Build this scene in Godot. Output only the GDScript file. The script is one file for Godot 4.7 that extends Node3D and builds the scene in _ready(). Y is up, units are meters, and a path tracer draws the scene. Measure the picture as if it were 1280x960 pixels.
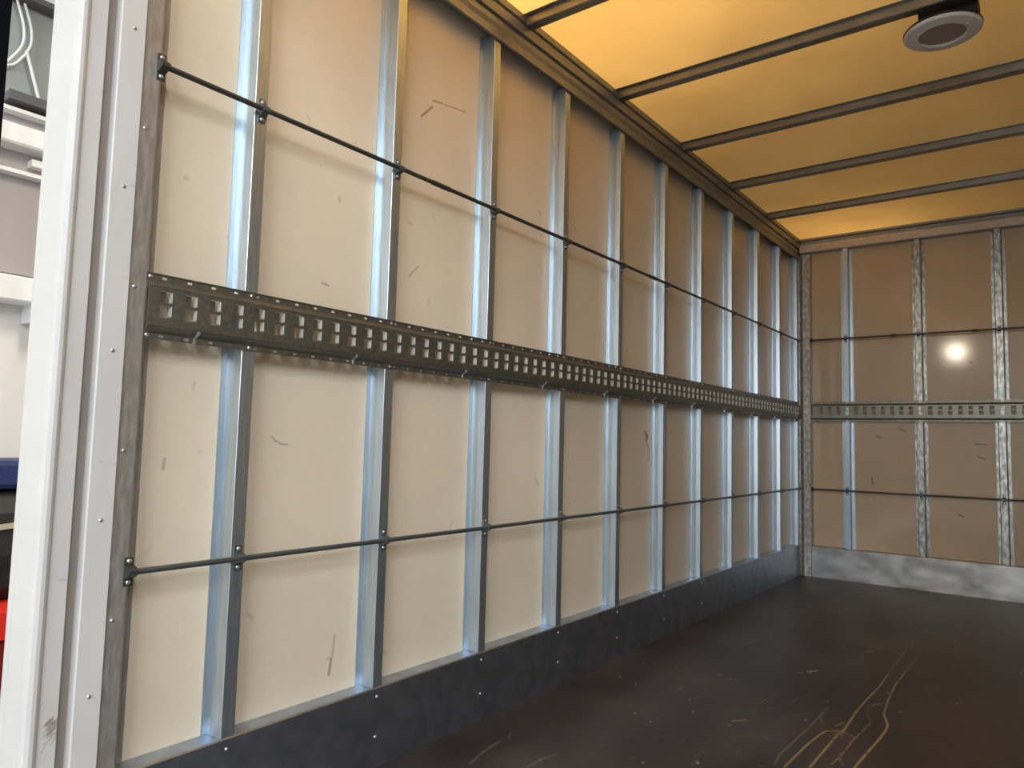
extends Node3D
# Inside of an empty box truck, seen from just outside its rear opening. x: in from the left wall, y: up from the truck floor, z: towards the rear (the opening is near z = 0).

const POST := 0.4064      # 16 inches between posts
const FRONT := -4.5045    # panel plane of the front wall
const WIDE := 2.304       # inside width
const DEEP := 0.046       # how far posts stand off the panels
const KICK := 0.1933      # top of the kick plates
const RAIL := 2.06        # lower edge of the left top rail
const SKIN := 2.2         # underside of the roof skin
const GROUND := -1.15     # workshop floor
const NTH := ["first", "second", "third", "fourth", "fifth", "sixth", "seventh", "eighth", "ninth", "tenth", "eleventh", "twelfth"]

var M := {}
var rng := RandomNumberGenerator.new()
var uv_mode := ""

# ---------------------------------------------------------------- mesh helpers
func mb() -> SurfaceTool:
	var st := SurfaceTool.new()
	st.begin(Mesh.PRIMITIVE_TRIANGLES)
	return st

func uv_of(p: Vector3) -> Vector2:
	match uv_mode:
		"left": return Vector2(-p.z / 4.6, 1.0 - p.y / 2.3)
		"front": return Vector2(p.x / 2.4, 1.0 - p.y / 2.3)
		"floor": return Vector2(p.x / 2.4, -p.z / 4.6)
		"jamb": return Vector2(-p.z / 0.2, 1.0 - p.y / 2.3)
	return Vector2(p.x + p.z, p.y)

func tri3(st: SurfaceTool, a: Vector3, b: Vector3, c: Vector3, na: Vector3, nb: Vector3, nc: Vector3) -> void:
	var q := [[a, na], [b, nb], [c, nc]]
	if (b - a).cross(c - a).dot(na + nb + nc) > 0.0:
		q = [[a, na], [c, nc], [b, nb]]
	for v in q:
		st.set_normal(v[1])
		st.set_uv(uv_of(v[0]))
		st.add_vertex(v[0])

func quad(st: SurfaceTool, a: Vector3, b: Vector3, c: Vector3, d: Vector3, n: Vector3) -> void:
	tri3(st, a, b, c, n, n, n)
	tri3(st, a, c, d, n, n, n)

func box(st: SurfaceTool, lo: Vector3, hi: Vector3) -> void:
	var x := [lo.x, hi.x]
	var y := [lo.y, hi.y]
	var z := [lo.z, hi.z]
	for s in 2:
		var f := s * 2.0 - 1.0
		quad(st, Vector3(x[s], lo.y, lo.z), Vector3(x[s], hi.y, lo.z), Vector3(x[s], hi.y, hi.z), Vector3(x[s], lo.y, hi.z), Vector3(f, 0, 0))
		quad(st, Vector3(lo.x, y[s], lo.z), Vector3(hi.x, y[s], lo.z), Vector3(hi.x, y[s], hi.z), Vector3(lo.x, y[s], hi.z), Vector3(0, f, 0))
		quad(st, Vector3(lo.x, lo.y, z[s]), Vector3(hi.x, lo.y, z[s]), Vector3(hi.x, hi.y, z[s]), Vector3(lo.x, hi.y, z[s]), Vector3(0, 0, f))

# an outline in the plane of axes u and v, pushed along u x v's own axis from a to b
func extrude(st: SurfaceTool, outline: Array, u: Vector3, v: Vector3, along: Vector3, a: float, b: float) -> void:
	var pts := PackedVector2Array(outline)
	var n := pts.size()
	for i in n:
		var p := pts[i]
		var q := pts[(i + 1) % n]
		var e := q - p
		var nn := Vector2(e.y, -e.x).normalized()
		# outward side found by testing, so that the winding of the outline does not matter
		if Geometry2D.is_point_in_polygon((p + q) * 0.5 + nn * 0.0001, pts):
			nn = -nn
		var n3 := (u * nn.x + v * nn.y).normalized()
		quad(st, u * p.x + v * p.y + along * a, u * q.x + v * q.y + along * a, u * q.x + v * q.y + along * b, u * p.x + v * p.y + along * b, n3)
	var t := Geometry2D.triangulate_polygon(pts)
	for k in range(0, t.size(), 3):
		for e in [[a, -1.0], [b, 1.0]]:
			var c := []
			for j in 3:
				var w: Vector2 = pts[t[k + j]]
				c.append(u * w.x + v * w.y + along * e[0])
			var nrm: Vector3 = along * e[1] * signf(b - a)
			tri3(st, c[0], c[1], c[2], nrm, nrm, nrm)

func tube(st: SurfaceTool, path: Array, r: float, sides := 10) -> void:
	var rings := []
	for i in path.size():
		var d: Vector3 = (path[mini(i + 1, path.size() - 1)] - path[maxi(i - 1, 0)]).normalized()
		var s := d.cross(Vector3.UP if absf(d.y) < 0.9 else Vector3.RIGHT).normalized()
		var t := s.cross(d)
		var ring := []
		for k in sides:
			var w := TAU * k / sides
			ring.append(s * cos(w) + t * sin(w))
		rings.append(ring)
	for i in path.size() - 1:
		for k in sides:
			var l := (k + 1) % sides
			var a: Vector3 = rings[i][k]
			var b: Vector3 = rings[i][l]
			var c: Vector3 = rings[i + 1][l]
			var d: Vector3 = rings[i + 1][k]
			tri3(st, path[i] + a * r, path[i] + b * r, path[i + 1] + c * r, a, b, c)
			tri3(st, path[i] + a * r, path[i + 1] + c * r, path[i + 1] + d * r, a, c, d)
	for e in [0, path.size() - 1]:
		var d: Vector3 = (path[0] - path[1]).normalized() if e == 0 else (path[e] - path[e - 1]).normalized()
		for k in sides:
			tri3(st, path[e], path[e] + rings[e][k] * r, path[e] + rings[e][(k + 1) % sides] * r, d, d, d)

# the same path with its corners rounded off
func rounded(path: Array) -> Array:
	var out := []
	for i in path.size() - 1:
		for k in 5:
			var p: Vector3 = path[i]
			out.append(p.cubic_interpolate(path[i + 1], path[maxi(i - 1, 0)], path[mini(i + 2, path.size() - 1)], k / 5.0))
	out.append(path[-1])
	return out

# outline points (radius, height) spun about `axis` through `at`
func lathe(st: SurfaceTool, outline: Array, at: Vector3, axis: Vector3, sides := 24) -> void:
	var s := axis.cross(Vector3(0.3, 0.7, 0.64)).normalized()
	var t := axis.cross(s)
	for i in outline.size() - 1:
		var p: Vector2 = outline[i]
		var q: Vector2 = outline[i + 1]
		var e := (q - p).normalized()
		for k in sides:
			var w0 := TAU * k / sides
			var w1 := TAU * (k + 1) / sides
			var r0 := s * cos(w0) + t * sin(w0)
			var r1 := s * cos(w1) + t * sin(w1)
			var n0 := r0 * -e.y + axis * e.x
			var n1 := r1 * -e.y + axis * e.x
			var a := at + r0 * p.x + axis * p.y
			var b := at + r1 * p.x + axis * p.y
			var c := at + r1 * q.x + axis * q.y
			var d := at + r0 * q.x + axis * q.y
			if p.x > 0.0:
				tri3(st, a, b, c, n0, n1, n1)
			if q.x > 0.0:
				tri3(st, a, c, d, n0, n1, n0)

# ---------------------------------------------------------------- node helpers
func obj(called: String, st: SurfaceTool, m: Material, parent: Node3D = self, at := Vector3.ZERO) -> MeshInstance3D:
	return put(called, st.commit(), m, parent, at)

func put(called: String, mesh: Mesh, m: Material, parent: Node3D = self, at := Vector3.ZERO) -> MeshInstance3D:
	var o := MeshInstance3D.new()
	o.mesh = mesh
	o.material_override = m
	o.name = numbered(called) if parent == self else called
	o.position = at
	parent.add_child(o, true)
	return o

var used := {}
func numbered(called: String) -> String:
	if not used.has(called):
		used[called] = 0
		return called
	used[called] += 1
	return "%s_%03d" % [called, used[called]]

func thing(called: String, label: String, category: String, at := Vector3.ZERO, group := "", kind := "") -> Node3D:
	var o := Node3D.new()
	o.name = numbered(called)
	add_child(o)
	o.position = at
	return tag(o, label, category, group, kind)

func tag(o: Node3D, label: String, category: String, group := "", kind := "") -> Node3D:
	o.set_meta("label", label)
	o.set_meta("category", category)
	if group:
		o.set_meta("group", group)
	if kind:
		o.set_meta("kind", kind)
	return o

# ---------------------------------------------------------------- materials
func mat(c: Color, rough := 0.6, metal := 0.0) -> StandardMaterial3D:
	var m := StandardMaterial3D.new()
	m.albedo_color = c
	m.roughness = rough
	m.metallic = metal
	return m

func noise_tex(freq: float, lo: Color, hi: Color, seed_n: int, kind := FastNoiseLite.TYPE_SIMPLEX_SMOOTH, octaves := 4) -> NoiseTexture2D:
	var n := FastNoiseLite.new()
	n.noise_type = kind
	n.frequency = freq
	n.seed = seed_n
	n.fractal_octaves = octaves
	if kind == FastNoiseLite.TYPE_CELLULAR:
		n.cellular_return_type = FastNoiseLite.RETURN_CELL_VALUE
		n.fractal_type = FastNoiseLite.FRACTAL_NONE
	var g := Gradient.new()
	g.set_color(0, lo)
	g.set_color(1, hi)
	var t := NoiseTexture2D.new()
	t.width = 512
	t.height = 512
	t.seamless = true
	t.noise = n
	t.color_ramp = g
	return t

func world_tex(m: StandardMaterial3D, t: Texture2D, s: Vector3) -> StandardMaterial3D:
	m.albedo_texture = t
	m.uv1_triplanar = true
	m.uv1_world_triplanar = true
	m.uv1_scale = s
	return m

func mottled(w: int, h: int, base: Color, amount: float, freq: float, seed_n: int, stretch := 1.0) -> Image:
	var n := FastNoiseLite.new()
	n.seed = seed_n
	n.frequency = freq
	n.fractal_octaves = 5
	var fine := FastNoiseLite.new()
	fine.seed = seed_n + 7
	fine.frequency = freq * 14.0
	var img := Image.create_empty(w, h, false, Image.FORMAT_RGB8)
	for y in h:
		for x in w:
			var f := 1.0 + amount * (n.get_noise_2d(x, y * stretch) + 0.35 * fine.get_noise_2d(x, y))
			img.set_pixel(x, y, Color(base.r * f, base.g * f, base.b * f))
	return img

# a stroke through points in pixels, blended into the image
func stroke(img: Image, pts: Array, wide: float, c: Color, a: float) -> void:
	for i in pts.size() - 1:
		var p: Vector2 = pts[i]
		var q: Vector2 = pts[i + 1]
		var lo := Vector2(minf(p.x, q.x), minf(p.y, q.y)) - Vector2.ONE * (wide + 1)
		var hi := Vector2(maxf(p.x, q.x), maxf(p.y, q.y)) + Vector2.ONE * (wide + 1)
		for y in range(maxi(0, int(lo.y)), mini(img.get_height(), int(hi.y) + 1)):
			for x in range(maxi(0, int(lo.x)), mini(img.get_width(), int(hi.x) + 1)):
				var at := Vector2(x + 0.5, y + 0.5)
				var d := at.distance_to(Geometry2D.get_closest_point_to_segment(at, p, q))
				var k := clampf(wide * 0.5 + 0.5 - d, 0.0, 1.0) * a
				if k > 0.0:
					img.set_pixel(x, y, img.get_pixel(x, y).lerp(c, k))

func tex(img: Image) -> ImageTexture:
	img.generate_mipmaps()
	return ImageTexture.create_from_image(img)

func uv_wall(z: float, y: float) -> Vector2:
	return Vector2(-z / 4.6 * 2048, (1.0 - y / 2.3) * 1024)

func uv_front(x: float, y: float) -> Vector2:
	return Vector2(x / 2.4 * 1024, (1.0 - y / 2.3) * 1024)

func uv_floor(x: float, z: float) -> Vector2:
	return Vector2(x / 2.4 * 1024, -z / 4.6 * 2048)

func make_materials() -> void:
	M.galv = world_tex(mat(Color(0.80, 0.82, 0.83), 0.36, 0.92), noise_tex(0.03, Color(0.82, 0.83, 0.84), Color(1, 1, 1), 3, FastNoiseLite.TYPE_CELLULAR), Vector3(6, 1.2, 6))
	M.post = world_tex(mat(Color(0.80, 0.84, 0.87), 0.34, 0.9), noise_tex(0.02, Color(0.86, 0.87, 0.88), Color(1, 1, 1), 5), Vector3(14, 0.7, 14))
	M.worn = world_tex(mat(Color(0.83, 0.82, 0.80), 0.34, 0.9), noise_tex(0.03, Color(0.5, 0.5, 0.49), Color(1, 1, 1), 9, FastNoiseLite.TYPE_SIMPLEX_SMOOTH, 3), Vector3(3, 1.2, 3))
	M.corner = world_tex(mat(Color(0.86, 0.84, 0.81), 0.4, 0.6), noise_tex(0.03, Color(0.66, 0.64, 0.62), Color(1, 1, 1), 10, FastNoiseLite.TYPE_SIMPLEX_SMOOTH, 3), Vector3(2.5, 1.5, 2.5))
	M.lit_tab = mat(Color(0.93, 0.92, 0.88), 0.45, 0.5)  # paler than the track: light caught by the left tongues, put into the colour
	M.kick = world_tex(mat(Color(0.74, 0.785, 0.85), 0.41, 1.0), noise_tex(0.012, Color(0.84, 0.85, 0.86), Color(1, 1, 1), 12), Vector3(2, 2, 2))
	M.kick_front = world_tex(mat(Color(0.79, 0.78, 0.77), 0.4, 0.85), noise_tex(0.01, Color(0.76, 0.75, 0.73), Color(1, 1, 1), 14, FastNoiseLite.TYPE_SIMPLEX_SMOOTH, 4), Vector3(0.9, 1.6, 0.9))
	var dents := noise_tex(0.006, Color.BLACK, Color.WHITE, 15, FastNoiseLite.TYPE_SIMPLEX_SMOOTH, 2)
	dents.as_normal_map = true
	dents.bump_strength = 6.0
	M.kick_front.normal_enabled = true
	M.kick_front.normal_texture = dents
	M.kick_front.normal_scale = 0.6
	M.angle = world_tex(mat(Color(0.70, 0.67, 0.64), 0.5, 0.5), noise_tex(0.02, Color(0.8, 0.79, 0.78), Color(1, 1, 1), 17), Vector3(8, 1.5, 8))
	M.rail = world_tex(mat(Color(0.56, 0.57, 0.59), 0.45, 0.6), noise_tex(0.02, Color(0.88, 0.88, 0.88), Color(1, 1, 1), 19), Vector3(2, 6, 2))
	M.rail_front = world_tex(mat(Color(0.78, 0.74, 0.70), 0.5, 0.5), noise_tex(0.02, Color(0.86, 0.86, 0.86), Color(1, 1, 1), 19), Vector3(3, 6, 3))
	M.bow = world_tex(mat(Color(0.62, 0.61, 0.59), 0.36, 0.85), noise_tex(0.02, Color(0.85, 0.85, 0.85), Color(1, 1, 1), 21), Vector3(1, 6, 6))
	M.track = world_tex(mat(Color(0.56, 0.555, 0.52), 0.4, 0.85), noise_tex(0.03, Color(0.82, 0.82, 0.8), Color(1, 1, 1), 23), Vector3(4, 4, 4))
	M.rivet = mat(Color(0.85, 0.85, 0.84), 0.28, 0.9)
	M.rod = mat(Color(0.30, 0.30, 0.29), 0.42, 0.6)
	M.rod_low = mat(Color(0.40, 0.42, 0.43), 0.42, 0.7)
	M.white = mat(Color(0.86, 0.85, 0.84), 0.35)
	M.groove = mat(Color(0.59, 0.55, 0.52), 0.5)
	M.lamp_ring = mat(Color(0.88, 0.87, 0.86), 0.4)
	M.lamp_lens = mat(Color(0.60, 0.54, 0.53), 0.25)
	M.lamp_base = mat(Color(0.16, 0.15, 0.14), 0.6)
	M.concrete = world_tex(mat(Color(0.60, 0.59, 0.57), 0.7), noise_tex(0.01, Color(0.8, 0.8, 0.8), Color(1, 1, 1), 31), Vector3(0.5, 0.5, 0.5))
	M.shop_wall = mat(Color(0.92, 0.905, 0.89), 0.7)
	M.shop_ceiling = mat(Color(0.80, 0.80, 0.80), 0.8)
	M.shop_white = mat(Color(0.95, 0.95, 0.95), 0.4)
	M.shop_grey = mat(Color(0.60, 0.57, 0.57), 0.6)
	M.shop_dark = mat(Color(0.05, 0.05, 0.07), 0.9)
	M.shop_dark.metallic_specular = 0.1
	M.shop_frame = mat(Color(0.36, 0.36, 0.37), 0.6)
	M.shop_plastic = mat(Color(0.62, 0.64, 0.63), 0.22)
	M.shop_mauve = mat(Color(0.66, 0.63, 0.63), 0.6)
	M.shop_red = mat(Color(0.80, 0.16, 0.10), 0.35)
	M.shop_red_dark = mat(Color(0.42, 0.06, 0.05), 0.4)
	M.shop_blue = world_tex(mat(Color(0.16, 0.24, 0.48), 0.5), noise_tex(0.05, Color(0.6, 0.6, 0.6), Color(1, 1, 1), 91), Vector3(3, 3, 3))
	M.shop_bag = world_tex(mat(Color(0.20, 0.19, 0.19), 0.45), noise_tex(0.05, Color(0.4, 0.4, 0.4), Color(1, 1, 1), 93), Vector3(3, 3, 3))
	M.shop_strap = mat(Color(0.72, 0.66, 0.58), 0.6)
	# the roof skin: amber fibreglass that lets unseen lamps above shine through
	M.roof = world_tex(mat(Color(0.97, 0.93, 0.80), 0.3), noise_tex(0.006, Color(0.965, 0.955, 0.94), Color(1, 1, 1), 41), Vector3(0.7, 0.7, 0.7))
	M.roof.backlight_enabled = true
	M.roof.backlight = Color(1.0, 0.93, 0.82)
	# wall panels: cream board with scuffs
	var cream := Color(0.88, 0.815, 0.72)
	var w := mottled(2048, 1024, cream, 0.025, 0.004, 51)
	var scuff := Color(0.42, 0.36, 0.31)
	var ms := func(pts: Array, wide: float, c: Color, a: float) -> void:
		var px := []
		for p in pts:
			px.append(uv_wall(p.x, p.y))
		stroke(w, px, wide, c, a)
	ms.call([Vector2(-0.958, 1.722), Vector2(-1.0, 1.766)], 2.2, scuff, 0.7)
	ms.call([Vector2(-1.002, 1.785), Vector2(-1.041, 1.792)], 2.0, scuff, 0.6)
	ms.call([Vector2(-1.05, 1.792), Vector2(-1.1, 1.80), Vector2(-1.144, 1.806)], 1.5, Color(0.6, 0.42, 0.28), 0.6)
	ms.call([Vector2(-0.522, 0.806), Vector2(-0.533, 0.796), Vector2(-0.548, 0.79), Vector2(-0.565, 0.789)], 1.6, scuff, 0.4)
	ms.call([Vector2(-0.725, 0.33), Vector2(-0.722, 0.28)], 3.0, scuff, 0.25)
	ms.call([Vector2(-0.718, 0.275), Vector2(-0.713, 0.24)], 3.0, scuff, 0.5)
	ms.call([Vector2(-2.36, 0.86), Vector2(-2.38, 0.845), Vector2(-2.37, 0.83)], 7.0, Color(0.45, 0.30, 0.18), 0.7)
	ms.call([Vector2(-2.372, 0.82), Vector2(-2.40, 0.79), Vector2(-2.39, 0.74)], 3.0, Color(0.45, 0.30, 0.18), 0.5)
	ms.call([Vector2(-3.25, 0.86), Vector2(-3.27, 0.84)], 5.0, Color(0.42, 0.30, 0.2), 0.5)
	ms.call([Vector2(-0.93, 1.255), Vector2(-0.965, 1.29)], 1.6, scuff, 0.45)
	ms.call([Vector2(-0.64, 1.182), Vector2(-0.66, 1.178)], 2.5, scuff, 0.4)
	ms.call([Vector2(-0.279, 0.757), Vector2(-0.277, 0.738)], 3.0, scuff, 0.3)
	rng.seed = 77
	for i in 70:
		var p := Vector2(-rng.randf_range(0.22, 4.3), rng.randf_range(0.22, 1.6) ** 1.0)
		var d := Vector2(rng.randf_range(-0.02, 0.02), rng.randf_range(-0.03, 0.03)) * rng.randf()
		ms.call([p, p + d], rng.randf_range(1.5, 5.0), scuff, rng.randf_range(0.05, 0.2))
	M.panel = mat(Color.WHITE, 0.3)
	M.panel.albedo_texture = tex(w)
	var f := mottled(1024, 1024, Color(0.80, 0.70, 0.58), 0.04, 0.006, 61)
	for s in [[1.02, 0.86, 1.07, 0.86], [1.03, 0.79, 1.06, 0.775], [0.5, 0.9, 0.52, 0.89], [0.62, 0.95, 0.66, 0.93], [1.0, 1.34, 1.01, 1.335], [0.93, 0.45, 0.95, 0.44], [0.47, 0.64, 0.475, 0.6]]:
		stroke(f, [uv_front(s[0], s[1]), uv_front(s[2], s[3])], 4.0, scuff, 0.5)
	for i in 40:
		var p := Vector2(rng.randf_range(0.1, 2.2), rng.randf_range(0.22, 2.0))
		stroke(f, [uv_front(p.x, p.y), uv_front(p.x + rng.randf_range(-0.03, 0.03), p.y + rng.randf_range(-0.02, 0.02))], rng.randf_range(1.5, 5.0), scuff, rng.randf_range(0.04, 0.16))
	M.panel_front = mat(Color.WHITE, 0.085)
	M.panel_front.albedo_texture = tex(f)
	# floor: dark coated boards, worn and scratched down to the wood
	var g := mottled(1024, 2048, Color(0.218, 0.19, 0.183), 0.42, 0.006, 71, 0.6)
	var wood := Color(0.74, 0.64, 0.42)
	var fs := func(pts: Array, wide: float, c: Color, a: float) -> void:
		var px := []
		for p in pts:
			px.append(uv_floor(p.x, p.y))
		stroke(g, px, wide * 1.25, c, a)
	fs.call([Vector2(0.809, -1.504), Vector2(0.800, -1.575), Vector2(0.807, -1.755), Vector2(0.809, -1.873), Vector2(0.811, -2.026)], 1.6, wood, 0.45)
	fs.call([Vector2(0.833, -1.501), Vector2(0.839, -1.675), Vector2(0.846, -1.770), Vector2(0.854, -1.824), Vector2(0.881, -1.848), Vector2(0.897, -1.848)], 2.2, wood, 0.7)
	fs.call([Vector2(0.884, -1.546), Vector2(0.886, -1.716), Vector2(0.887, -1.824), Vector2(0.893, -1.867), Vector2(0.887, -2.048)], 2.4, wood, 0.7)
	fs.call([Vector2(0.887, -2.048), Vector2(0.889, -2.213), Vector2(0.895, -2.375), Vector2(0.891, -2.544)], 2.2, wood, 0.65)
	fs.call([Vector2(0.891, -2.544), Vector2(0.890, -2.703), Vector2(0.886, -2.950), Vector2(0.891, -3.115)], 1.8, wood, 0.3)
	fs.call([Vector2(0.924, -1.602), Vector2(0.930, -1.703), Vector2(0.931, -1.816), Vector2(0.942, -1.969)], 1.8, wood, 0.5)
	fs.call([Vector2(0.974, -1.614), Vector2(0.980, -1.746), Vector2(0.987, -1.873), Vector2(0.988, -1.950), Vector2(0.985, -1.997), Vector2(0.958, -2.088)], 2.4, wood, 0.75)
	fs.call([Vector2(0.958, -2.088), Vector2(0.944, -2.237), Vector2(0.934, -2.437), Vector2(0.936, -2.584)], 2.2, wood, 0.65)
	fs.call([Vector2(0.936, -2.584), Vector2(0.937, -2.711), Vector2(0.936, -2.957)], 1.8, wood, 0.35)
	fs.call([Vector2(0.897, -1.851), Vector2(0.940, -1.823)], 2.0, wood, 0.5)
	fs.call([Vector2(0.867, -1.884), Vector2(0.878, -1.934)], 2.5, wood, 0.45)
	fs.call([Vector2(0.901, -2.151), Vector2(0.918, -2.053), Vector2(0.944, -1.971)], 1.5, wood, 0.3)
	for i in 9:   # a rusty scrape where the scratches cross
		var p := Vector2(0.868 + rng.randf() * 0.03, -1.80 - rng.randf() * 0.05)
		fs.call([p, p + Vector2(rng.randf_range(-0.008, 0.012), rng.randf_range(-0.03, 0.03))], 2.5, Color(0.5, 0.36, 0.22), 0.5)
	for i in 60:   # the same scratches, broken up where the coating survived
		var p := Vector2(rng.randf_range(0.79, 0.99), -rng.randf_range(1.5, 2.9))
		fs.call([p, p + Vector2(rng.randf_range(-0.006, 0.006), rng.randf_range(-0.01, 0.01))], rng.randf_range(2.0, 5.0), Color(0.225, 0.196, 0.19), 0.8)
	for s in [[0.66, -2.37, 0.68, -2.41, 5.0, 0.8], [0.63, -2.33, 0.645, -2.35, 4.0, 0.4], [0.765, -2.80, 0.785, -2.83, 4.0, 0.6], [0.62, -1.72, 0.645, -1.75, 5.0, 0.5]]:
		fs.call([Vector2(s[0], s[1]), Vector2(s[2], s[3])], s[4], wood, s[5])
	for i in 520:
		var p := Vector2(rng.randf_range(0.06, 2.2), -rng.randf_range(0.0, 4.4))
		var along := Vector2(rng.randf_range(-0.05, 0.05), rng.randf_range(-0.25, 0.25)) * rng.randf() * rng.randf()
		fs.call([p, p + along * 0.5, p + along + Vector2(0.01, 0)], rng.randf_range(1.0, 4.0), Color(0.58, 0.53, 0.47), rng.randf_range(0.08, 0.4))
	for i in 25:
		var p := Vector2(rng.randf_range(0.1, 1.0), -rng.randf_range(0.9, 2.4))
		fs.call([p, p + Vector2(0.003, 0.004)], 3.0, Color(0.75, 0.72, 0.66), 0.6)
	fs.call([Vector2(0.45, -4.22), Vector2(0.47, -4.24)], 6.0, Color(0.03, 0.03, 0.03), 0.9)
	M.floor = mat(Color.WHITE, 0.42)
	M.floor.albedo_texture = tex(g)
	# white painted rear frame with a muddy scrape low down
	var j := mottled(128, 1024, Color(0.82, 0.80, 0.785), 0.03, 0.01, 81)
	for i in 34:
		var v := (1.0 - (0.318 - rng.randf() * rng.randf() * 0.05) / 2.3) * 1024
		var u := 46 + rng.randf() * 12
		stroke(j, [Vector2(u, v), Vector2(u + 3 + rng.randf() * 5, v - 2 - rng.randf() * 3)], 1.6, Color(0.52, 0.44, 0.38), 0.3)
	for i in 40:
		var p := Vector2(rng.randf() * 128, rng.randf() * 1024)
		stroke(j, [p, p + Vector2(rng.randf() * 8, 0)], 1.0, Color(0.55, 0.5, 0.46), rng.randf() * 0.4)
	M.jamb = mat(Color.WHITE, 0.38)
	M.jamb.albedo_texture = tex(j)

# ---------------------------------------------------------------- profiles
# a hat section: (distance off the wall, place along it)
func hat(deep: float, face: float, draft: float, flange: float, t := 0.002) -> Array:
	var h := face * 0.5
	var k := 0.0009
	return [Vector2(0, -h - draft - flange), Vector2(t, -h - draft - flange), Vector2(t, -h - draft), Vector2(deep * 0.55, -h - draft * 0.75), Vector2(deep - k, -h), Vector2(deep, -h + k),
		Vector2(deep, h - k), Vector2(deep - k, h), Vector2(deep * 0.55, h + draft * 0.75), Vector2(t, h + draft), Vector2(t, h + draft + flange), Vector2(0, h + draft + flange)]

func dome(r: float, tall: float) -> Array:
	return [Vector2(r, 0), Vector2(r * 0.9, tall * 0.5), Vector2(r * 0.55, tall * 0.9), Vector2(0.0001, tall)]

func rivet_mesh(axis: Vector3, r: float, tall: float) -> Mesh:
	var st := mb()
	var d := dome(r, tall)
	d.reverse()
	lathe(st, d, Vector3.ZERO, axis, 12)
	return st.commit()

# a slotted cargo track: strips and pillars leave real holes. Along `along` from a to b; out of the wall is `out`.
func track_mesh(out: Vector3, along: Vector3, a: float, b: float, first: float, pitch: float, pressed: bool) -> SurfaceTool:
	var st := mb()
	var up := Vector3.UP
	var y0 := 0.9868
	var y1 := 1.112
	var back := DEEP + 0.0005
	var face := back + 0.0145
	var t := 0.002
	# flange strips, shoulders and the strips of the face, as extrusions
	var strips := [
		[[back, y1 - 0.004], [back + t, y1 - 0.004], [back + t, y1], [back, y1]],
		[[back, y1 - 0.0135], [back + t, y1 - 0.0135], [back + t, y1 - 0.009], [back, y1 - 0.009]],
		[[back, y1 - 0.0135], [back + t, y1 - 0.0135], [face, y1 - 0.0245], [face, y1 - 0.0262], [face - t, y1 - 0.0262]],
		[[face - t, y1 - 0.0335], [face, y1 - 0.0335], [face, y1 - 0.0255], [face - t, y1 - 0.0255]],
		[[face - t, 1.0515], [face, 1.0515], [face, 1.0565], [face - t, 1.0565]],
		[[face - t, y0 + 0.0225], [face, y0 + 0.0225], [face, 1.0275], [face - t, 1.0275]],
		[[back, y0 + 0.0115], [back + t, y0 + 0.0115], [face, y0 + 0.0205], [face, y0 + 0.0235], [face - t, y0 + 0.0235]],
		[[back, y0 + 0.0085], [back + t, y0 + 0.0085], [back + t, y0 + 0.0125], [back, y0 + 0.0125]],
		[[back, y0], [back + t, y0], [back + t, y0 + 0.004], [back, y0 + 0.004]],
	]
	for s in strips:
		var pts := []
		for p in s:
			pts.append(Vector2(p[0], p[1]))
		extrude(st, pts, out, up, along, a, b)
	# rolled lip along the outer edge of the upper flange
	extrude(st, [Vector2(back, y1 - 0.001), Vector2(back + 0.004, y1 - 0.001), Vector2(back + 0.004, y1 + 0.001), Vector2(back, y1 + 0.001)], out, up, along, a, b)
	# pillars between the holes: [depth from, depth to, low, high, half width of the hole]
	var rows := [[back, back + t, y1 - 0.009, y1 - 0.004, 0.005], [face - t, face, 1.0565, y1 - 0.0335, 0.0118], [face - t, face, 1.0275, 1.0515, 0.0125], [back, back + t, y0 + 0.004, y0 + 0.0085, 0.005]]
	var n := int((b - first) / pitch) + 1
	for r in rows:
		for i in range(-1, n):
			var lo := a if i < 0 else first + i * pitch + float(r[4])
			var hi := b if i == n - 1 else first + (i + 1) * pitch - float(r[4])
			if hi - lo < 0.0005:
				continue
			var pts := [Vector2(r[0], r[2]), Vector2(r[1], r[2]), Vector2(r[1], r[3]), Vector2(r[0], r[3])]
			extrude(st, pts, out, up, along, lo, hi)
	# pressed-in half of each upper hole
	for i in (n if pressed else 0):
		extrude(st, [Vector2(face - 0.008, 1.0565), Vector2(face - 0.0065, 1.0565), Vector2(face - 0.0065, y1 - 0.0335), Vector2(face - 0.008, y1 - 0.0335)], out, up, along, first + i * pitch - 0.014, first + i * pitch + 0.002)
	return st

func saddle(axis: Vector3, along: Vector3) -> Array:   # a clamp that holds a tie rod to a post, and its screw
	var st := mb()
	var y := Vector3.UP
	extrude(st, [Vector2(0, -0.026), Vector2(0.002, -0.026), Vector2(0.003, -0.012), Vector2(0.014, -0.009), Vector2(0.022, -0.004), Vector2(0.022, 0.004), Vector2(0.014, 0.009), Vector2(0.003, 0.012), Vector2(0.002, 0.026), Vector2(0, 0.026)], axis, y, along, -0.008, 0.008)
	return [st.commit(), rivet_mesh(axis, 0.0048, 0.0035)]

# ---------------------------------------------------------------- the scene
func area(at: Vector3, towards: Vector3, size: Vector2, c: Color, energy: float) -> AreaLight3D:
	var l := AreaLight3D.new()
	l.area_size = size
	l.light_color = c
	l.light_energy = energy
	l.area_range = 25.0
	l.shadow_enabled = true
	add_child(l)
	l.look_at_from_position(at, towards, Vector3.UP if absf((towards - at).normalized().y) < 0.95 else Vector3.RIGHT)
	return l

func glow(c: Color, e: float) -> StandardMaterial3D:
	var m := mat(Color(0.9, 0.9, 0.9), 0.5)
	m.emission_enabled = true
	m.emission = c
	m.emission_energy_multiplier = e
	return m

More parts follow.
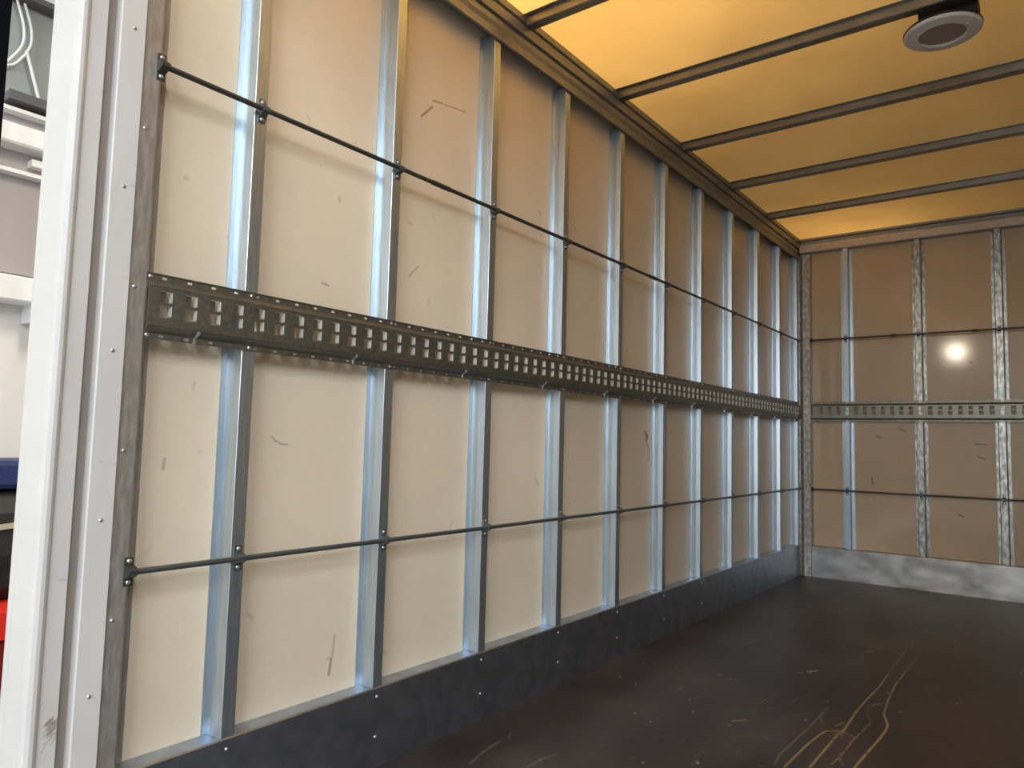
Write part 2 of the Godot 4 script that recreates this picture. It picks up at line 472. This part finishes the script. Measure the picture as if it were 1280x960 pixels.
# a lamp with a housing, a glowing panel and an area light of the same size
func panel_lamp(called: String, label: String, at: Vector3, towards: Vector3, size: Vector2, c: Color, energy: float, shine: float) -> void:
	var t := thing(called, label, "lamp")
	t.look_at_from_position(at, towards, Vector3.UP if absf((towards - at).normalized().y) < 0.95 else Vector3.RIGHT)
	var h := mb()
	var w := size * 0.5 + Vector2(0.02, 0.02)
	box(h, Vector3(-w.x, -w.y, 0.002), Vector3(w.x, w.y, 0.07))
	obj("housing", h, M.shop_grey, t)
	var g := mb()
	box(g, Vector3(-size.x * 0.5, -size.y * 0.5, -0.004), Vector3(size.x * 0.5, size.y * 0.5, 0.002))
	obj("lamp_panel", g, glow(c, shine), t)
	var d := (towards - at).normalized()
	area(at + d * 0.012, towards, size, c, energy)

func _ready() -> void:
	# camera
	var cam := Camera3D.new()
	cam.fov = rad_to_deg(2.0 * atan(480.0 / 905.97))
	cam.near = 0.02
	add_child(cam)
	var yaw := deg_to_rad(37.2807)
	var pitch := deg_to_rad(4.5519)
	var roll := deg_to_rad(1.4279)
	var fwd := Vector3(-sin(yaw) * cos(pitch), sin(pitch), -cos(yaw) * cos(pitch))
	var right := fwd.cross(Vector3.UP).normalized()
	var up := right.cross(fwd)
	var r2 := right * cos(roll) + up * sin(roll)
	var u2 := up * cos(roll) - right * sin(roll)
	cam.transform = Transform3D(Basis(r2, u2, -fwd), Vector3(1.423, 0.8085, 0.4576))
	cam.current = true
	# environment: the workshop is closed; unseen lamps and an added window light everything
	var env := Environment.new()
	env.background_mode = Environment.BG_COLOR
	env.background_color = Color(0.55, 0.58, 0.62)
	env.tonemap_mode = Environment.TONE_MAPPER_LINEAR
	env.tonemap_exposure = 0.77
	env.sdfgi_enabled = true
	env.ssao_enabled = true
	env.ssil_enabled = true
	var we := WorldEnvironment.new()
	we.environment = env
	add_child(we)
	make_materials()
	# unseen lamps around the truck, placed to light its inside and roof
	var cool := Color(0.93, 0.97, 1.0)
	for k in 3:
		panel_lamp("unseen_batten", "unseen batten lamp to the right behind the truck, placed to light the left wall, %s from the truck" % NTH[k], Vector3(4.2, 3.3, 1.9 + 2.7 * k), Vector3(2.2, 0.6, 1.9 + 2.7 * k), Vector2(0.14, 2.4), cool, [18.0, 27.0, 23.0][k], 9.0)  # out of view, set for the rod shadows and the left wall
	panel_lamp("unseen_work_lamp", "small square unseen lamp behind the camera, placed for its reflection on the front wall", Vector3(0.19, 2.3, 3.0), Vector3(0.9, 1.0, -3.0), Vector2(0.2, 0.2), Color(1, 0.95, 0.85), 0.6, 48.0)  # out of view, placed for the bright reflection on the front wall
	area(Vector3(3.2, 1.9, 8.97), Vector3(3.2, 1.9, 0.0), Vector2(4.0, 2.6), cool, 14.0)   # fill light for the truck interior, in front of the added window
	panel_lamp("unseen_batten", "long unseen batten lamp behind the truck, placed to light its inside", Vector3(1.6, 4.7, 4.0), Vector3(1.6, 0.0, 4.0), Vector2(0.3, 2.4), cool, 5.0, 6.0)  # out of view, lights the inside from behind
	panel_lamp("unseen_batten", "long unseen batten lamp left of the truck, placed to light the rack and bench", Vector3(-1.6, 4.7, 0.6), Vector3(-1.6, 0.0, 0.6), Vector2(0.3, 2.4), cool, 6.0, 6.0)  # out of view, lights what stands left of the truck
	panel_lamp("unseen_batten", "unseen batten lamp over the rear of the truck roof, placed to make the skin glow", Vector3(-0.2, 3.35, -1.0), Vector3(-0.2, 0.0, -1.0), Vector2(0.3, 1.6), Color(1.0, 0.95, 0.86), 11.0, 6.0)  # out of view, makes the rear of the roof skin glow
	panel_lamp("unseen_batten", "unseen batten lamp over the front of the truck roof, placed to brighten its front edge", Vector3(0.3, 2.9, -4.85), Vector3(0.3, 0.0, -4.85), Vector2(1.4, 0.2), Color(1.0, 0.95, 0.86), 2.0, 6.0)  # out of view, brightens the front edge of the roof skin
	build_truck_shell()
	build_fittings()
	build_workshop()

func build_truck_shell() -> void:
	# floor
	var st := mb()
	uv_mode = "floor"
	box(st, Vector3(-0.02, -0.12, FRONT - 0.02), Vector3(WIDE + 0.02, 0, -0.03))
	uv_mode = ""
	tag(obj("floor", st, M.floor), "dark brown scratched truck floor", "floor", "", "structure")
	# ceiling: one translucent skin
	st = mb()
	box(st, Vector3(-0.06, SKIN, FRONT - 0.02), Vector3(WIDE + 0.06, SKIN + 0.003, -0.03))
	tag(obj("ceiling", st, M.roof), "glowing amber translucent roof skin", "ceiling", "", "structure")
	# left wall: one panel per bay
	var wl := thing("wall_left", "long left wall of cream panels between steel posts", "wall", Vector3.ZERO, "", "structure")
	uv_mode = "left"
	var edge := -0.163
	for k in range(1, 12):
		var far := -k * POST - 0.015 if k < 11 else FRONT - 0.02
		st = mb()
		box(st, Vector3(-0.02, -0.1, far + 0.0004), Vector3(0, SKIN - 0.001, edge - 0.0004))
		obj("panel", st, M.panel, wl)
		edge = far
	uv_mode = "front"
	# front wall
	var wf := thing("wall_front", "far front wall of tan panels between steel posts", "wall", Vector3.ZERO, "", "structure")
	edge = 0.0
	for k in range(0, 6):
		var far := 0.3437 + k * POST if k < 5 else WIDE
		st = mb()
		box(st, Vector3(edge + 0.0004, -0.1, FRONT - 0.02), Vector3(far - 0.0004, SKIN - 0.001, FRONT))
		obj("panel", st, M.panel_front, wf)
		edge = far
	uv_mode = "left"
	# right wall, outside the picture: it closes the box
	var wr := thing("wall_right", "right wall of the truck, opposite the long panelled wall", "wall", Vector3.ZERO, "", "structure")
	edge = -0.163
	for k in range(1, 12):
		var far := -k * POST - 0.015 if k < 11 else FRONT - 0.02
		st = mb()
		box(st, Vector3(WIDE, -0.1, far + 0.0004), Vector3(WIDE + 0.02, SKIN - 0.001, edge - 0.0004))
		obj("panel", st, M.panel, wr)
		edge = far
	uv_mode = ""
	# kick plates with a ledge on top
	var rv := rivet_mesh(Vector3.RIGHT, 0.004, 0.003)
	var rz := rivet_mesh(Vector3.BACK, 0.004, 0.003)
	var kl := thing("baseboard_left", "tall grey steel kick plate along the foot of the left wall", "kick plate", Vector3.ZERO, "", "structure")
	st = mb()
	extrude(st, [Vector2(0, -0.02), Vector2(0.05, -0.02), Vector2(0.05, KICK - 0.003), Vector2(0.047, KICK), Vector2(0, KICK)], Vector3.RIGHT, Vector3.UP, Vector3.BACK, FRONT + 0.05, -0.19)
	obj("plate", st, M.kick, kl)
	for k in range(1, 11):
		for y in [KICK - 0.022, 0.075]:
			put("rivet", rv, M.rivet, kl, Vector3(0.05, y, -k * POST - 0.012))
	var kf := thing("baseboard_front", "dented bright steel kick plate along the foot of the front wall", "kick plate", Vector3.ZERO, "", "structure")
	st = mb()
	extrude(st, [Vector2(0, -0.02), Vector2(0.05, -0.02), Vector2(0.05, KICK - 0.003), Vector2(0.047, KICK), Vector2(0, KICK)], Vector3.BACK, Vector3.UP, Vector3.RIGHT, 0.125, WIDE)
	obj("plate", st, M.kick_front, kf, Vector3(0, 0, FRONT))
	for k in 5:
		put("rivet", rz, M.rivet, kf, Vector3(0.3437 + k * POST, KICK - 0.03, FRONT + 0.05))
	# right wall's kick plate, so that what is mirrored in the steel is a truck
	var kr := thing("baseboard_right", "steel kick plate along the foot of the right wall", "kick plate", Vector3.ZERO, "", "structure")
	st = mb()
	box(st, Vector3(WIDE - 0.05, -0.02, FRONT + 0.05), Vector3(WIDE, KICK, -0.19))
	obj("plate", st, M.kick, kr)
	# top rails
	st = mb()
	extrude(st, [Vector2(0.0005, RAIL + 0.055), Vector2(0.044, RAIL + 0.055), Vector2(0.0465, RAIL + 0.002), Vector2(0.050, RAIL - 0.002), Vector2(0.054, RAIL + 0.003), Vector2(0.053, RAIL + 0.012), Vector2(0.047, RAIL + 0.016), Vector2(0.047, RAIL + 0.034),
		Vector2(0.051, RAIL + 0.05), Vector2(0.051, RAIL + 0.066), Vector2(0.046, RAIL + 0.069), Vector2(0.046, RAIL + 0.074), Vector2(0.056, RAIL + 0.077), Vector2(0.058, RAIL + 0.106), Vector2(0.052, RAIL + 0.109), Vector2(0.052, RAIL + 0.114), Vector2(0.060, RAIL + 0.117), Vector2(0.060, SKIN - 0.0005), Vector2(0.0005, SKIN - 0.0005)], Vector3.RIGHT, Vector3.UP, Vector3.BACK, FRONT, -0.163)
	tag(obj("trim_1", st, M.rail), "ribbed grey metal top rail where left wall meets the roof", "top rail", "", "structure")
	st = mb()
	extrude(st, [Vector2(0.0005, 2.10), Vector2(0.046, 2.10), Vector2(0.052, 2.103), Vector2(0.054, 2.108), Vector2(0.054, 2.147), Vector2(0.05, 2.154), Vector2(0.0005, 2.154)], Vector3.BACK, Vector3.UP, Vector3.RIGHT, 0.061, WIDE)
	var tr := thing("trim_2", "pale metal top rail with a grey channel where front wall meets the roof", "top rail", Vector3(0, 0, FRONT), "", "structure")
	obj("face_band", st, M.rail_front, tr)
	st = mb()
	extrude(st, [Vector2(0.0005, 2.1545), Vector2(0.040, 2.1545), Vector2(0.030, 2.162), Vector2(0.030, 2.182), Vector2(0.044, 2.186), Vector2(0.044, SKIN - 0.0005), Vector2(0.0005, SKIN - 0.0005)], Vector3.BACK, Vector3.UP, Vector3.RIGHT, 0.061, WIDE)
	obj("channel", st, M.rail, tr)
	# rear corner angle, galvanised, with rivets
	var ca := thing("trim_3", "brownish galvanised corner angle beside the white rear frame", "corner trim", Vector3.ZERO, "", "structure")
	st = mb()
	extrude(st, [Vector2(-0.02, -0.163), Vector2(0.05, -0.163), Vector2(0.05, -0.196), Vector2(0.047, -0.2), Vector2(0.03, -0.204), Vector2(0.02, -0.214), Vector2(0.003, -0.218), Vector2(0.003, -0.232), Vector2(0.0005, -0.232), Vector2(0.0005, -0.165), Vector2(-0.02, -0.165)], Vector3.RIGHT, Vector3.BACK, Vector3.UP, 0.0, SKIN)
	obj("angle", st, M.angle, ca)
	for k in 7:
		put("rivet", rv, M.rivet, ca, Vector3(0.05, 0.165 + k * 0.305, -0.1755))
	# front corner post
	st = mb()
	extrude(st, [Vector2(0.0005, FRONT + 0.0005), Vector2(0.125, FRONT + 0.0005), Vector2(0.125, FRONT + 0.048), Vector2(0.121, FRONT + 0.052), Vector2(0.078, FRONT + 0.052), Vector2(0.055, FRONT + 0.036), Vector2(0.0005, FRONT + 0.036)], Vector3.RIGHT, Vector3.BACK, Vector3.UP, 0.0, RAIL + 0.03)
	tag(obj("trim_4", st, M.corner), "mottled galvanised post in the far left corner", "corner post", "", "structure")
	# white rear frame, left
	var jl := thing("trim_5", "white painted rear door frame with a groove and a row of rivets", "door frame", Vector3.ZERO, "", "structure")
	st = mb()
	uv_mode = "jamb"
	var prof := [Vector2(-0.075, -0.163), Vector2(0.054, -0.163), Vector2(0.054, -0.120), Vector2(0.052, -0.118), Vector2(0.036, -0.116), Vector2(0.036, -0.099), Vector2(0.052, -0.0965), Vector2(0.054, -0.0945), Vector2(0.054, -0.066), Vector2(0.058, -0.063), Vector2(0.061, -0.058),
		Vector2(0.061, -0.052), Vector2(0.058, -0.046), Vector2(0.052, -0.0425), Vector2(0.045, -0.0415), Vector2(-0.02, -0.0415), Vector2(-0.03, -0.043), Vector2(-0.036, -0.046), Vector2(-0.046, -0.045), Vector2(-0.058, -0.046), Vector2(-0.068, -0.051), Vector2(-0.073, -0.06), Vector2(-0.075, -0.07)]
	extrude(st, prof, Vector3.RIGHT, Vector3.BACK, Vector3.UP, -0.15, SKIN + 0.06)
	uv_mode = ""
	obj("frame", st, M.jamb, jl)
	st = mb()
	box(st, Vector3(0.0362, -0.1, -0.1155), Vector3(0.0372, SKIN, -0.0995))
	obj("groove_strip", st, M.groove, jl)
	for k in 8:
		put("rivet", rv, M.rivet, jl, Vector3(0.054, 0.041 + k * 0.305, -0.1425))
	# the rest of the rear frame, outside the picture
	st = mb()
	var mirrored := []
	for p in prof:
		mirrored.append(Vector2(WIDE - p.x, p.y))
	extrude(st, mirrored, Vector3.RIGHT, Vector3.BACK, Vector3.UP, -0.15, SKIN + 0.06)
	tag(obj("trim_6", st, M.white), "white rear door frame on the right side", "door frame", "", "structure")
	st = mb()
	box(st, Vector3(0.055, 2.165, -0.163), Vector3(WIDE - 0.055, SKIN + 0.06, -0.035))  # header out of view, its height set for the light on the upper walls
	tag(obj("trim_7", st, M.white), "unseen white header over the rear opening, height set for the light on the upper walls", "door header", "", "structure")
	st = mb()
	box(st, Vector3(WIDE - 0.06, RAIL, FRONT), Vector3(WIDE, SKIN, -0.163))
	tag(obj("trim_8", st, M.rail), "metal top rail where right wall meets the roof", "top rail", "", "structure")

func build_fittings() -> void:
	# posts of the left wall
	var st := mb()
	extrude(st, hat(DEEP, 0.031, 0.005, 0.013), Vector3.RIGHT, Vector3.BACK, Vector3.UP, KICK + 0.0005, RAIL + 0.012)
	var pm := st.commit()
	for k in range(1, 12):
		var where := "%s inward from the white rear frame" % NTH[k - 1]
		if k == 10:
			where = "last but one before the far corner"
		elif k == 11:
			where = "tucked into the far corner"
		var o := put("wall_post", pm, M.post, self, Vector3(0.0003, 0, -k * POST - 0.0155 + (0.004 if k == 11 else 0.0)))
		if k == 11:
			# the last one is cut back to sit beside the corner post
			o.scale = Vector3(1, 1, 0.72)
			o.position.z = FRONT + 0.063
		tag(o, "galvanised steel post on the left wall, %s" % where, "wall post", "left wall posts")
	# posts of the front wall
	st = mb()
	extrude(st, hat(DEEP, 0.033, 0.005, 0.014), Vector3.BACK, Vector3.RIGHT, Vector3.UP, KICK + 0.0005, 2.0995)
	var fm := st.commit()
	for k in 5:
		var o := put("wall_post", fm, M.worn if k else M.post, self, Vector3(0.3385 + k * POST, 0, FRONT + 0.0003))
		tag(o, "galvanised steel post on the front wall, %s from the far left corner" % NTH[k], "wall post", "front wall posts")
	# right wall posts, mirrored
	for k in range(1, 11):
		var o := put("post", pm, M.post, get_node("wall_right"), Vector3(WIDE - 0.0003, 0, -k * POST - 0.0155))
		o.rotation.y = PI
	# cargo tracks
	var rv := rivet_mesh(Vector3.RIGHT, 0.0045, 0.0025)
	var rz := rivet_mesh(Vector3.BACK, 0.0045, 0.0025)
	var tl := thing("cargo_track", "long olive grey slotted cargo track along the left wall", "cargo track")
	obj("rail", track_mesh(Vector3.RIGHT, Vector3.FORWARD, 0.198, 4.44, 0.2325, 0.0508, true), M.track, tl)
	# the cut tongues of the slots, bent inward along the far side of each hole
	var tabs := []
	for axis in [[Vector3.RIGHT, Vector3.FORWARD], [Vector3.BACK, Vector3.RIGHT]]:
		var pair := []
		for y in [[1.0585, 1.0772], [1.0315, 1.0508]]:
			st = mb()
			extrude(st, [Vector2(0.0478, y[0]), Vector2(0.0605, y[0]), Vector2(0.0605, y[1]), Vector2(0.0478, y[1])], axis[0], Vector3.UP, axis[1], 0.0098, 0.0114)
			pair.append(st.commit())
		tabs.append(pair)
	for i in 83:
		for y in 2:
			put("slot_tongue", tabs[0][y], M.lit_tab, tl, Vector3(0, 0, -0.2325 - i * 0.0508))
	for k in range(0, 11):
		var z := -k * POST - 0.0155 if k else -0.205
		for y in [1.1055, 0.9932]:
			put("rivet", rv, M.rivet, tl, Vector3(DEEP + 0.0025, y, z))
	for k in 11:  # thin pale tabs across the lower shoulder of the track
		st = mb()
		extrude(st, [Vector2(0.0484, 0.987), Vector2(0.0502, 0.987), Vector2(0.0502, 0.998), Vector2(0.063, 1.0055), Vector2(0.063, 1.010), Vector2(0.060, 1.0095), Vector2(0.0484, 0.9995)], Vector3.RIGHT, Vector3.UP, Vector3.BACK, -0.0025, 0.0025)
		obj("pale_tab", st, M.rivet, tl, Vector3(0, 0, -0.30 - k * POST))
	var tf := thing("cargo_track", "slotted cargo track across the front wall", "cargo track", Vector3(0, 0, FRONT))
	obj("rail", track_mesh(Vector3.BACK, Vector3.RIGHT, 0.126, WIDE - 0.05, 0.142, 0.0508, false), M.track, tf)
	for i in 41:
		for y in 2:
			put("slot_tongue", tabs[1][y], M.track, tf, Vector3(0.142 + i * 0.0508, 0, 0))
	for k in 5:
		for y in [1.1055, 0.9932]:
			put("rivet", rz, M.rivet, tf, Vector3(0.3385 + k * POST, y, DEEP + 0.0025))
	# tie rods with their clamps
	var sl := saddle(Vector3.RIGHT, Vector3.BACK)
	var sf := saddle(Vector3.BACK, Vector3.RIGHT)
	for s in [[1.5146, "black round tie rod along the left wall above the slotted track", "rod"], [0.5538, "dark grey round tie rod along the left wall below the slotted track", "rod_low"]]:
		var t := thing("tie_rod", s[1], "tie rod", Vector3(0, s[0], 0), "left wall tie rods")
		st = mb()
		tube(st, [Vector3(0.0605, 0, -0.196), Vector3(0.0605, 0, -4.44)], 0.0058)
		obj("rod", st, M[s[2]], t)
		for k in range(0, 11):
			var z := -k * POST - 0.0155 if k else -0.198
			var x := DEEP + 0.0006 if k else 0.0502
			var c := put("clamp", sl[0], M.rod_low if k else M.rod, t, Vector3(x, 0, z))
			for y in [-0.019, 0.019]:
				put("screw", sl[1], M.rivet, c, Vector3(0.002, y, 0))
		if s[2] == "rod":
			for z in [-0.95, -2.26]:
				st = mb()
				tube(st, [Vector3(0.0605, 0, z), Vector3(0.0605, 0, z - 0.07)], 0.0072)
				obj("sleeve", st, M.rod, t)
	for s in [[1.5146, "dark tie rod across the front wall above the slotted track", 0.0], [0.5538, "dark tie rod across the front wall below the slotted track", 0.0]]:
		var t := thing("tie_rod", s[1], "tie rod", Vector3(0, s[0], FRONT), "front wall tie rods")
		st = mb()
		tube(st, [Vector3(0.126, 0, 0.0605), Vector3(WIDE - 0.06, 0, 0.0605)], 0.0055)
		obj("rod", st, M.rod, t)
		st = mb()
		tube(st, [Vector3(0.126, 0, 0.0605), Vector3(0.14, 0, 0.0605)], 0.012)
		obj("end_cap", st, M.rod, t)
		for k in 5:
			var c := put("clamp", sf[0], M.rod_low, t, Vector3(0.3385 + k * POST, 0, DEEP + 0.0006))
			for y in [-0.019, 0.019]:
				put("screw", sf[1], M.rivet, c, Vector3(0, y, 0.002))
		if s[0] > 1.0:
			for x in [0.60, 1.02]:
				st = mb()
				tube(st, [Vector3(x, 0, 0.0605), Vector3(x + 0.03, 0, 0.0605)], 0.009)
				obj("sleeve", st, M.rod, t)
	# roof bows
	var bow := [Vector2(SKIN - 0.0002, 0.006), Vector2(SKIN - 0.002, 0.006), Vector2(SKIN - 0.002, -0.009), Vector2(SKIN - 0.030, -0.010), Vector2(SKIN - 0.033, -0.013), Vector2(SKIN - 0.033, -0.044), Vector2(SKIN - 0.030, -0.047), Vector2(SKIN - 0.016, -0.050), Vector2(SKIN - 0.016, -0.058), Vector2(SKIN - 0.002, -0.060), Vector2(SKIN - 0.002, -0.074), Vector2(SKIN - 0.0002, -0.074)]
	st = mb()
	extrude(st, bow, Vector3.UP, Vector3.BACK, Vector3.RIGHT, 0.0602, WIDE - 0.0602)
	var bm := st.commit()
	var says := ["galvanised roof bow behind the top edge of the picture", "galvanised roof bow nearest the rear opening, crossing the top left of the amber roof", "galvanised roof bow that the round dome lamp hangs from", "galvanised roof bow just forward of the round dome lamp", "galvanised roof bow last but one before the front wall", "galvanised roof bow nearest the front wall"]
	for k in 6:
		tag(put("roof_bow", bm, M.bow, self, Vector3(0, 0, -1.352 - 0.611 * (k - 1))), says[k], "roof bow", "roof bows")
	# dome lamp under the second visible bow, switched off
	var lamp := thing("dome_lamp", "round pale grey dome lamp on the amber roof, unlit", "ceiling lamp", Vector3(1.154, 2.13, -2.10))
	st = mb()
	box(st, Vector3(-0.06, 0.018, -0.035), Vector3(0.10, 0.0695, 0.05))
	obj("mounting_box", st, M.lamp_base, lamp)
	st = mb()
	lathe(st, [Vector2(0.0001, 0.018), Vector2(0.104, 0.018), Vector2(0.110, 0.012), Vector2(0.110, 0.007)], Vector3.ZERO, Vector3.UP, 48)
	obj("gasket", st, M.lamp_base, lamp)
	st = mb()
	lathe(st, [Vector2(0.108, 0.010), Vector2(0.1085, 0.002), Vector2(0.104, -0.002), Vector2(0.085, -0.004), Vector2(0.070, -0.006), Vector2(0.066, -0.004), Vector2(0.066, 0.006)], Vector3.ZERO, Vector3.UP, 48)
	obj("ring", st, M.lamp_ring, lamp)
	st = mb()
	lathe(st, [Vector2(0.067, 0.000), Vector2(0.05, -0.001), Vector2(0.025, -0.002), Vector2(0.0001, -0.0025)], Vector3.ZERO, Vector3.UP, 48)
	obj("lens", st, M.lamp_lens, lamp)
	var sd := rivet_mesh(Vector3.DOWN, 0.004, 0.003)
	for a in [0.4, 2.5, 4.6]:
		put("screw", sd, M.rivet, lamp, Vector3(cos(a) * 0.075, -0.005, sin(a) * 0.075))

func build_workshop() -> void:
	var st := mb()
	box(st, Vector3(-3.2, GROUND - 0.1, -8), Vector3(9.2, GROUND, 9))
	tag(obj("floor_workshop", st, M.concrete), "grey concrete workshop floor", "floor", "", "structure")
	st = mb()
	box(st, Vector3(-3.2, 4.8, -8), Vector3(9.2, 4.9, 9))
	tag(obj("ceiling_workshop", st, M.shop_ceiling), "pale workshop ceiling", "ceiling", "", "structure")
	for w in [["left", Vector3(-3.2, GROUND, -8), Vector3(-3.0, 4.8, 9)], ["right", Vector3(9.0, GROUND, -8), Vector3(9.2, 4.8, 9)], ["front", Vector3(-3.0, GROUND, -8.2), Vector3(9.0, 4.8, -8)], ["back", Vector3(-3.0, GROUND, 9), Vector3(9.0, 4.8, 9.2)]]:
		st = mb()
		box(st, w[1], w[2])
		tag(obj("wall_workshop_" + w[0], st, M.shop_wall), "off-white %s wall of the workshop around the truck" % w[0], "wall", "", "structure")
	# added glowing window on the back wall, behind the camera, as fill light
	var wn := thing("window_1", "added glowing window behind the camera, fill light for the truck interior", "window", Vector3.ZERO, "", "structure")
	st = mb()
	box(st, Vector3(1.2, 0.6, 8.985), Vector3(5.2, 3.2, 8.999))
	obj("added_window_pane", st, glow(Color(0.93, 0.97, 1.0), 3.0), wn)
	st = mb()
	for x in [1.12, 2.5, 3.86, 5.2]:
		box(st, Vector3(x, 0.52, 8.975), Vector3(x + 0.08, 3.28, 8.999))
	for y in [0.52, 3.2]:
		box(st, Vector3(1.2, y, 8.975), Vector3(5.2, y + 0.08, 8.999))
	obj("added_window_frame", st, M.shop_grey, wn)
	# what shows past the white rear frame: a rack on the workshop wall and a loaded bench
	st = mb()
	box(st, Vector3(-2.58, GROUND, -0.705), Vector3(-2.52, 4.4, -0.60))
	tag(obj("black_post", st, M.shop_dark), "black upright post in front of the rack at the very left edge", "post")
	st = mb()
	for y in [[3.075, 3.105, -2.86], [2.50, 2.548, -2.82]]:
		box(st, Vector3(-2.999, y[0], -1.9), Vector3(y[2], y[1], -0.815))
	var pc := thing("plastic_cover", "clear grey plastic cover with looped pale tubing, above the white beams", "cover")
	obj("frame", st, M.shop_frame, pc)
	st = mb()
	box(st, Vector3(-2.995, 2.548, -1.9), Vector3(-2.96, 3.075, -0.815))
	obj("cover", st, M.shop_plastic, pc)
	for d in [0.0, 0.035]:
		st = mb()
		tube(st, rounded([Vector3(-2.92, 3.07, -0.845 - d), Vector3(-2.92, 2.99, -0.872 - d), Vector3(-2.92, 2.93, -0.886 - d), Vector3(-2.92, 2.87, -0.888 - d), Vector3(-2.92, 2.82, -0.875 - d), Vector3(-2.92, 2.77, -0.850 - d), Vector3(-2.92, 2.72, -0.815 - d), Vector3(-2.92, 2.70, -0.77 - d)]), 0.007, 8)
		obj("tubing", st, M.shop_white, pc)
	st = mb()
	tube(st, [Vector3(-2.92, 2.82, -0.905), Vector3(-2.92, 2.56, -0.985)], 0.009, 8)
	obj("strut", st, M.shop_white, pc)
	st = mb()
	box(st, Vector3(-2.995, 1.62, -1.9), Vector3(-2.93, 2.50, -0.3))
	tag(obj("mauve_board", st, M.shop_mauve), "mauve grey back board of the rack between the white beams", "board")
	for b in [[2.267, 2.373, -1.8, -2.80, "thick white rack beam below the plastic cover", "white rack beams"], [1.459, 1.591, -1.05, -2.80, "bright white rack beam with a turned down end, above bare wall", "white rack beams"]]:
		var t := thing("rack_beam", b[4], "beam", Vector3.ZERO, b[5])
		st = mb()
		extrude(st, [Vector2(-2.93, b[0]), Vector2(b[3] - 0.01, b[0]), Vector2(b[3], b[0] + 0.01), Vector2(b[3], b[1] - 0.01), Vector2(b[3] - 0.01, b[1]), Vector2(-2.93, b[1])], Vector3.RIGHT, Vector3.UP, Vector3.BACK, b[2], -0.2)
		obj("beam", st, M.shop_white, t)
		if b[0] < 2.0:
			st = mb()
			box(st, Vector3(-2.995, b[0] - 0.09, b[2]), Vector3(b[3], b[0], b[2] + 0.05))
			obj("leg", st, M.shop_white, t)
	for b in [[2.455, 2.475, "thin white strip under the plastic cover"], [2.133, 2.153, "thin white strip under the thick rack beam"]]:
		st = mb()
		box(st, Vector3(-2.93, b[0], -1.8), Vector3(-2.86, b[1], -0.2))
		tag(obj("rack_strip", st, M.shop_white), b[2], "strip", "thin rack strips")
	st = mb()
	box(st, Vector3(-2.93, 2.195, -1.3), Vector3(-2.87, 2.232, -0.955))  # white block standing in for a glint of lamp light
	tag(obj("painted_gleam", st, M.shop_white), "small white block in place of a lamp glint just below the thick rack beam", "gleam")
	# bench and what is stacked on it
	var bn := thing("workbench", "grey steel workbench below the red toolbox", "workbench")
	st = mb()
	box(st, Vector3(-2.99, -0.50, -1.9), Vector3(-2.62, -0.43, -0.2))
	obj("top", st, M.galv, bn)
	st = mb()
	box(st, Vector3(-2.98, GROUND, -1.88), Vector3(-2.66, -0.50, -0.22))
	obj("cabinet", st, M.shop_grey, bn)
	var tb := thing("toolbox", "red toolbox on the grey workbench", "toolbox")
	st = mb()
	extrude(st, [Vector2(-2.98, -0.43), Vector2(-2.66, -0.43), Vector2(-2.66, -0.22), Vector2(-2.68, -0.20), Vector2(-2.98, -0.20)], Vector3.RIGHT, Vector3.UP, Vector3.BACK, -1.6, -0.35)
	obj("body", st, M.shop_red_dark, tb)
	st = mb()
	extrude(st, [Vector2(-2.98, -0.20), Vector2(-2.65, -0.20), Vector2(-2.65, -0.07), Vector2(-2.70, -0.03), Vector2(-2.98, -0.02)], Vector3.RIGHT, Vector3.UP, Vector3.BACK, -1.61, -0.34)
	obj("lid", st, M.shop_red, tb)
	var bag := thing("duffel_bag", "black bag with a pale strap on the red toolbox", "bag")
	st = mb()
	extrude(st, [Vector2(-2.98, -0.019), Vector2(-2.74, -0.019), Vector2(-2.69, 0.04), Vector2(-2.67, 0.2), Vector2(-2.69, 0.40), Vector2(-2.74, 0.50), Vector2(-2.80, 0.518), Vector2(-2.98, 0.518)], Vector3.RIGHT, Vector3.UP, Vector3.BACK, -1.55, -0.3)
	obj("body", st, M.shop_bag, bag)
	st = mb()
	extrude(st, [Vector2(-0.3, 0.27), Vector2(-0.3, 0.295), Vector2(-1.55, 0.41), Vector2(-1.55, 0.385)], Vector3.BACK, Vector3.UP, Vector3.RIGHT, -2.70, -2.664)
	obj("strap", st, M.shop_strap, bag)
	st = mb()
	extrude(st, [Vector2(-2.98, 0.5185), Vector2(-2.70, 0.5185), Vector2(-2.68, 0.54), Vector2(-2.68, 0.63), Vector2(-2.70, 0.655), Vector2(-2.98, 0.66)], Vector3.RIGHT, Vector3.UP, Vector3.BACK, -1.5, -0.3)
	tag(obj("folded_tarp", st, M.shop_blue), "folded blue tarp on top of the black bag", "tarp")
